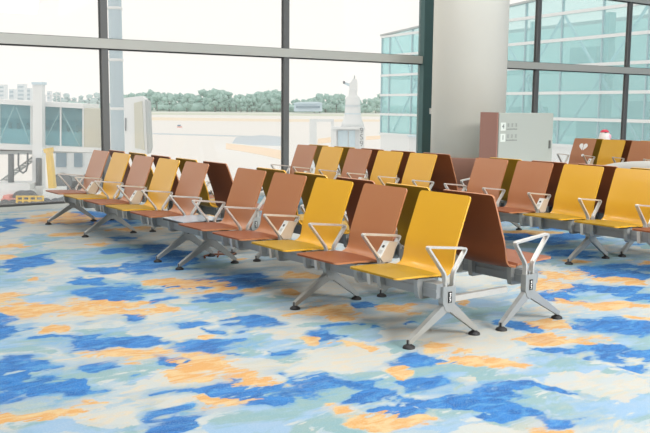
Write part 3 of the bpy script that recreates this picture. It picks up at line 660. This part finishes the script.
def braces(b):
    for x in (-1,31,42.5,60.5,83): rect(b, x-.7, 102+sl(x), x+.7, 144+sl(x)*.8, D-.15, .12)
    for a_, c_ in (((0,140),(14,106)), ((30,141),(16,106)), ((43,143),(60,108)), ((82,146),(62,108))):
        p, q = W(a_[0], a_[1]+sl(a_[0]), D+.15), W(c_[0], c_[1]+sl(c_[0]), D+.15); b.tube([p, q], .035, 6)
bp_('frame_bars', braces, X_['white'])
bp_('end_panel', lambda b: px(b, [(84,108),(104,109.5),(104,150),(84,149.5)], D-.1, 3.0), X_['beige'], label='beige end panel')
bp_('rotunda_post', lambda b: px(b, [(32.5,83),(42,83),(42.5,gy(D,38)),(32,gy(D,38))], D-1.2, .55), X_['white'], label='tall white pylon')
bp_('post_cap', lambda b: px(b, [(31.5,82),(43,82),(43,84.5),(31.5,84.5)], D-1.3, .7), X_['lblue'])
for x in (45, 50, 56, 60): bp_('roof_rail', lambda b: rect(b, x, 92 if x > 55 else 95, x+.8, 103, D, .05), X_['white'])
bp_('roof_rail', lambda b: rect(b, 44, 95, 61, 95.7, D, .05), X_['white'])
bp_('cab', lambda b: px(b, [(123,98),(141,96),(145,99),(147.5,154),(123,154)], 46, .9), X_['white'], label='white docking cab')
bp_('cab_recess', lambda b: px(b, [(134,103),(142,101),(144.5,150),(135,148)], 45.93, .1), X_['beige'])
bp_('cab_bumper', lambda b: px(b, [(145.2,100),(147.5,101),(149.5,148),(147.8,154)], 45.9, .9), X_['grey'])
bp_('cab_seam', lambda b: rect(b, 125.2, 118, 126, 131, 45.93, .1), X_['dark'])
bp_('cab_link', lambda b: px(b, [(103,106),(124,103),(124,150),(103,150)], 47.5, 2.6), X_['white'])
bp_('cross_beam', lambda b: (rect(b, -30, 151, 47, 154.5, D, 2.0), rect(b, 53, 150.5, 110, 153, D, 2.0)), X_['grey'])
for x, y0, y1 in ((8.5,154,183), (36.2,158,186)):
    pp = bp_('piston', lambda b: b.tube([W(x+2.6, y0, D-1.5), W(x+2.6, y1, D-1.5)], .165, 14), X_['dark'])
    bp_('piston_foot', lambda b: (rect(b, x-1, y1, x+6.2, gy(D-1.5, x), D-1.75, .55)), X_['white'])
def hose(b):
    pts = [W(18.5,153,D-1.6), W(18.4,165,D-1.6), W(20,171,D-1.6), W(23,173,D-1.6), W(26,171,D-1.6), W(27.6,165,D-1.6), W(27.6,153,D-1.6)]; b.tube(pts, .055, 8)
bp_('hose', hose, X_['dark'], label='hanging grey hose loop')
def stairs(b):
    for o_ in (0, 7): 
        p, q = W(-12, 190+o_*.6, D+1.5), W(34, 156+o_*.6, D+1.5); b.tube([p, q], .05, 6)
    for j in range(14):
        x = -10+j*3.1; y = 190-(x+12)*.74; rect(b, x, y, x+2.6, y+.9, D+1.3, .7)
bp_('service_stairs', stairs, X_['grey'])
bp_('bogie', lambda b: (rect(b, -30, 184, 30, 190, D-2.5, 2), rect(b, -30, 190, 32, 195, D-2.6, 2.2)), X_['white'])
for x in (20, 27): bp_('bogie_wheel', lambda b: b.tube([W(x,198.5,D-3), W(x,198.5,D-3)+FH*.5], .42, 16), X_['dark'])

T = obj('light_mast', None, None, 'tall pale blue mast rising past the top of the left window', 'mast')
p = W(118, 150, 38); b = MB(); b.tube([(p.x, p.y, GZ), (p.x, p.y, GZ+12), (p.x, p.y, 16)], [.30, .28, .24], 20); obj('pole', b.mesh('pole', X_['mast']), T)
b = MB(); 
for z in (-1.0, 1.1, 3.2, 5.4): b.tube([(p.x, p.y, z), (p.x, p.y, z+.12)], .32, 20)
obj('collar', b.mesh('collar', X_['white']), T)

T = obj('loading_boom', None, None, 'slanted yellow loader boom standing under the boarding bridge', 'loader')
b = MB(); px(b, [(45.5,152),(50,151),(54,189),(48.5,190)], 47, .5); obj('boom', b.mesh('boom', X_['yel'], .03), T)
b = MB(); px(b, [(43,149),(48,148),(49,152.5),(44,153)], 46.8, .9); obj('boom_head', b.mesh('boom_head', X_['yel'], .03), T)
b = MB(); rect(b, 43, 189, 58, 200, 46.6, 1.6); obj('chassis', b.mesh('chassis', X_['white'], .04), T)
b = MB()
for x in (45, 55): b.tube([W(x, 203.8, 46.4), W(x, 203.8, 46.4)+FH*1.8], .30, 14)
obj('wheels', b.mesh('wheels', X_['dark']), T)
T = obj('catering_truck', None, None, 'white high-body truck with slate windows behind the yellow boom', 'truck')
b = MB(); rect(b, 54.5, 150, 100, 176, 58, 5); obj('truck_body', b.mesh('truck_body', X_['white'], .05), T)
for x0, x1 in ((56,66), (74,82)): obj('truck_window', rect(MB(), x0, 152.5, x1, 167, 57.9, .1).mesh('truck_window', X_['slate']), T)
b = MB(); rect(b, 56, 176, 98, 181, 58.2, 4); obj('chassis', b.mesh('chassis', X_['grey']), T)
b = MB()
for x in (62, 90): b.tube([W(x, 182, 57.9), W(x, 182, 57.9)+FH*5], .62, 16)
obj('wheels', b.mesh('wheels', X_['dark']), T)
T = obj('baggage_tug', None, None, 'low pale red tug on the ground at the left end of the window sill', 'tug')
b = MB(); rect(b, 1, 199, 15, 204, 46.5, 1.5); px(b, [(3,195.5),(9,195.5),(10,199),(2,199)], 46.7, 1.2); obj('tug_body', b.mesh('tug_body', X_['red'], .04), T)
b = MB()
for x in (4, 12): b.tube([W(x, 204.6, 46.3), W(x, 204.6, 46.3)+FH*1.7], .26, 14)
obj('wheels', b.mesh('wheels', X_['dark']), T)
T = obj('yellow_barrier', None, None, 'yellow tubular barrier on the apron between the tug and the boom', 'barrier')
b = MB()
for y in (196.5, 200.5): b.tube([W(17, y, 44.5), W(43, y, 44.5)], .05, 6)
obj('rail', b.mesh('rail', X_['yel']), T)
for x in (17, 23, 29.5, 36, 43): obj('barrier_post', MB().tube([W(x, 195.5, 44.5), W(x, gy(44.5, x), 44.5)], .06, 8).mesh('barrier_post', X_['yel']), T)

# ---- white marking tower with three signs
T = obj('guidance_tower', None, None, 'white stepped tower with three dark signs on its cabinet, seen above the middle seats', 'tower')
D2 = 40.0
b = MB(); rect(b, 331.5, 127, 365, 129.3, D2-.15, 1.9); rect(b, 332.5, 129, 336.5, gy(D2, 350), D2, 1.5); rect(b, 359.5-.0, 129, 364.3, gy(D2, 350), D2, 1.5); rect(b, 336, 129, 360, gy(D2, 350), D2+.25, 1.2)
obj('cabinet', b.mesh('cabinet', X_['white'], .02), T)
b = MB(); rect(b, 338, 130.5, 347.5, 170, D2+.18, .12); rect(b, 349, 130.5, 355, 170, D2+.18, .12); obj('door', b.mesh('door', X_['lblue']), T)
p = W(352.5, 127, D2+.9); q = .0465
b = MB(); b.lathe([(12.0*q,0), (11.2*q,4*q), (9.4*q,8*q), (8.3*q,14*q), (7.8*q,22*q), (7.4*q,29.5*q), (5.8*q,31*q), (4.4*q,32*q), (4.2*q,37*q)], (p.x, p.y, p.z), 24); obj('tapered_drum', b.mesh('tapered_drum', X_['white']), T)
b = MB()
for z in (6, 13, 21): b.lathe([(8.7*q,z*q), (9.6*q-.004*z,z*q+.02), (9.6*q-.004*z,(z+.8)*q), (8.3*q,(z+1)*q)], (p.x, p.y, p.z), 24)
obj('drum_ring', b.mesh('drum_ring', X_['lblue']), T)
b = MB(); rect(b, 349.5, 82.5, 357.5, 91, D2+.6, .45); px(b, [(350.5,82.5),(353,78.5),(357,79.5),(357.5,82.5)], D2+.65, .35); obj('beacon_head', b.mesh('beacon_head', X_['white'], .015), T)
b = MB(); px(b, [(343,81.3),(349.5,83.5),(349.5,86.5),(343.5,83.8)], D2+.7, .16); obj('camera_arm', b.mesh('camera_arm', X_['lblue']), T); 
b = MB(); rect(b, 343, 81, 345, 83.5, D2+.62, .2); obj('camera_lens', b.mesh('camera_lens', X_['dark']), T)
b = MB(); b.tube([W(354.5,79,D2+.8), W(354.5,75.5,D2+.8)], .03, 6); obj('antenna', b.mesh('antenna', X_['grey']), T)
for yy, ch in ((128.5, '9'), (135.0, 'S'), (141.5, '9')):
    pos = W(361.5, yy+2.2, D2-.16); text(ch, .36, X_['dark'], pos, (math.pi/2, 0, -YAW), T, 'lettering', .004, 'dark stencilled character')
T = obj('portal_frame', None, None, 'white goalpost frame on the apron beside the stepped white tower', 'frame')
b = MB(); rect(b, 309.5, 119, 316.5, gy(44, 312), 44, .4); obj('upright', b.mesh('upright', X_['white'], .02), T)
b = MB(); rect(b, 316.4, 119.2, 334, 121.8, 44.05, .3); obj('top_rail', b.mesh('top_rail', X_['white'], .02), T)
b = MB(); rect(b, 331.0, 121.5, 334, gy(44, 332), 44.05, .3); obj('upright', b.mesh('upright', X_['white'], .02), T)
T = obj('apron_cabinet', None, None, 'small white cabinet on the apron left of the dark teal post', 'cabinet')
b = MB(); rect(b, 409, 136.5, 417, gy(34, 412), 34, .4); obj('cabinet_body', b.mesh('cabinet_body', X_['white'], .02), T); obj('cabinet_lid', rect(MB(), 408.3, 135.5, 417.7, 137, 33.9, .6).mesh('cabinet_lid', X_['lblue']), T)

# ---- glazed terminal wing across the apron
E0 = Vector((44.258, 52.517, 0)); dn = Vector((math.sin(math.radians(9.9)), math.cos(math.radians(9.9)), 0)); nn = Vector((dn.y, -dn.x, 0))
WM = Matrix(((dn.x, nn.x, 0, E0.x), (dn.y, nn.y, 0, E0.y), (0, 0, 1, 0), (0, 0, 0, 1)))       # x: along facade (0 = far end), y: into the building
T = obj('terminal_wing', None, None, 'large glazed terminal wing with white bands beyond the right windows', 'building')
def wb(name, boxes, m_, bev=0, kind=None):
    b = MB()
    for q in boxes: b.box(*q, M=WM)
    return obj(name, b.mesh(name, m_), T, kind=kind)
S1 = -36.0
wb('base_wall', [(S1,.0,GZ,0,16,-.80)], X_['white']); 
wb('roof', [(S1,7.9,6.95,.2,8.2,7.2)], X_['grey'])
wb('rear_wall', [(S1,7.9,-.8,0,8.1,6.95)], X_['int']); wb('end_wall', [(-.12,0.1,-.8,0,8,6.95)], X_['wglass'])
wb('floor_slab', [(S1,.5,3.45,0,2.2,3.72), (S1,.3,-.8,0,8,-.6)], X_['int'])
wb('inner_column', [(x_, 3.0, -.6, x_+.5, 3.5, 6.9) for x_ in (-34,-27.5,-21,-14.5,-8,-2)], X_['int_d'])
wb('inner_fittings', [(x_, 5.0, -.6, x_+w_, 6.5, -.6+h_) for x_, w_, h_ in ((-33,2.4,1.5),(-29.5,2.2,2.2),(-26,2.8,1.3),(-22,1.6,2.4),(-19,2.5,1.4),(-12,2.2,2.0),(-7,2.5,1.4))]+[(x_, 5.0, 3.7, x_+w_, 6.5, 3.7+h_) for x_, w_, h_ in ((-31,2.2,1.7),(-25,1.6,2.2),(-18,2.4,1.5))], X_['int_d'])
b = MB()
for xa in (-32,-25.6,-19.2,-12.8,-6.4):
    for s_ in (0, 1):
        b.tube([WM @ Vector((xa, 1.2, -.6 if s_ else 6.8)), WM @ Vector((xa+6.4, 1.2, 6.8 if s_ else -.6))], .09, 8)
obj('cross_brace', b.mesh('cross_brace', X_['lblue']), T)
b = MB(); b.prism([(S1,6.76),(0,6.76),(0,6.80),(S1,8.50)], .0, .05, 'XZ', M=WM); obj('glass_band', b.mesh('glass_band', X_['wglass']), T)
b = MB(); b.prism([(S1,8.50),(.1,6.78),(.1,6.90),(S1,8.62)], -.15, .2, 'XZ', M=WM); obj('roof_edge', b.mesh('roof_edge', X_['grey']), T)
zs = [-.80, .72, 2.21, 3.72, 5.21, 6.70]; xs_ = [S1] + [-33.2+3.2*i for i in range(11)] + [0]
for z0, z1 in zip(zs, zs[1:]):
    b = MB(); b.box(S1, .0, z0+.06, 0, .05, z1-.06, M=WM); obj('glass_band', b.mesh('glass_band', X_['wglass']), T)
for z in zs: wb('white_band', [(S1,-.12,z-.085,.05,.12,z+.085)], X_['white'])
for x_ in xs_: wb('facade_mullion', [(x_-.05,-.04,-.8,x_+.05,.10,6.8+.047*(-x_))], X_['teal_l'])
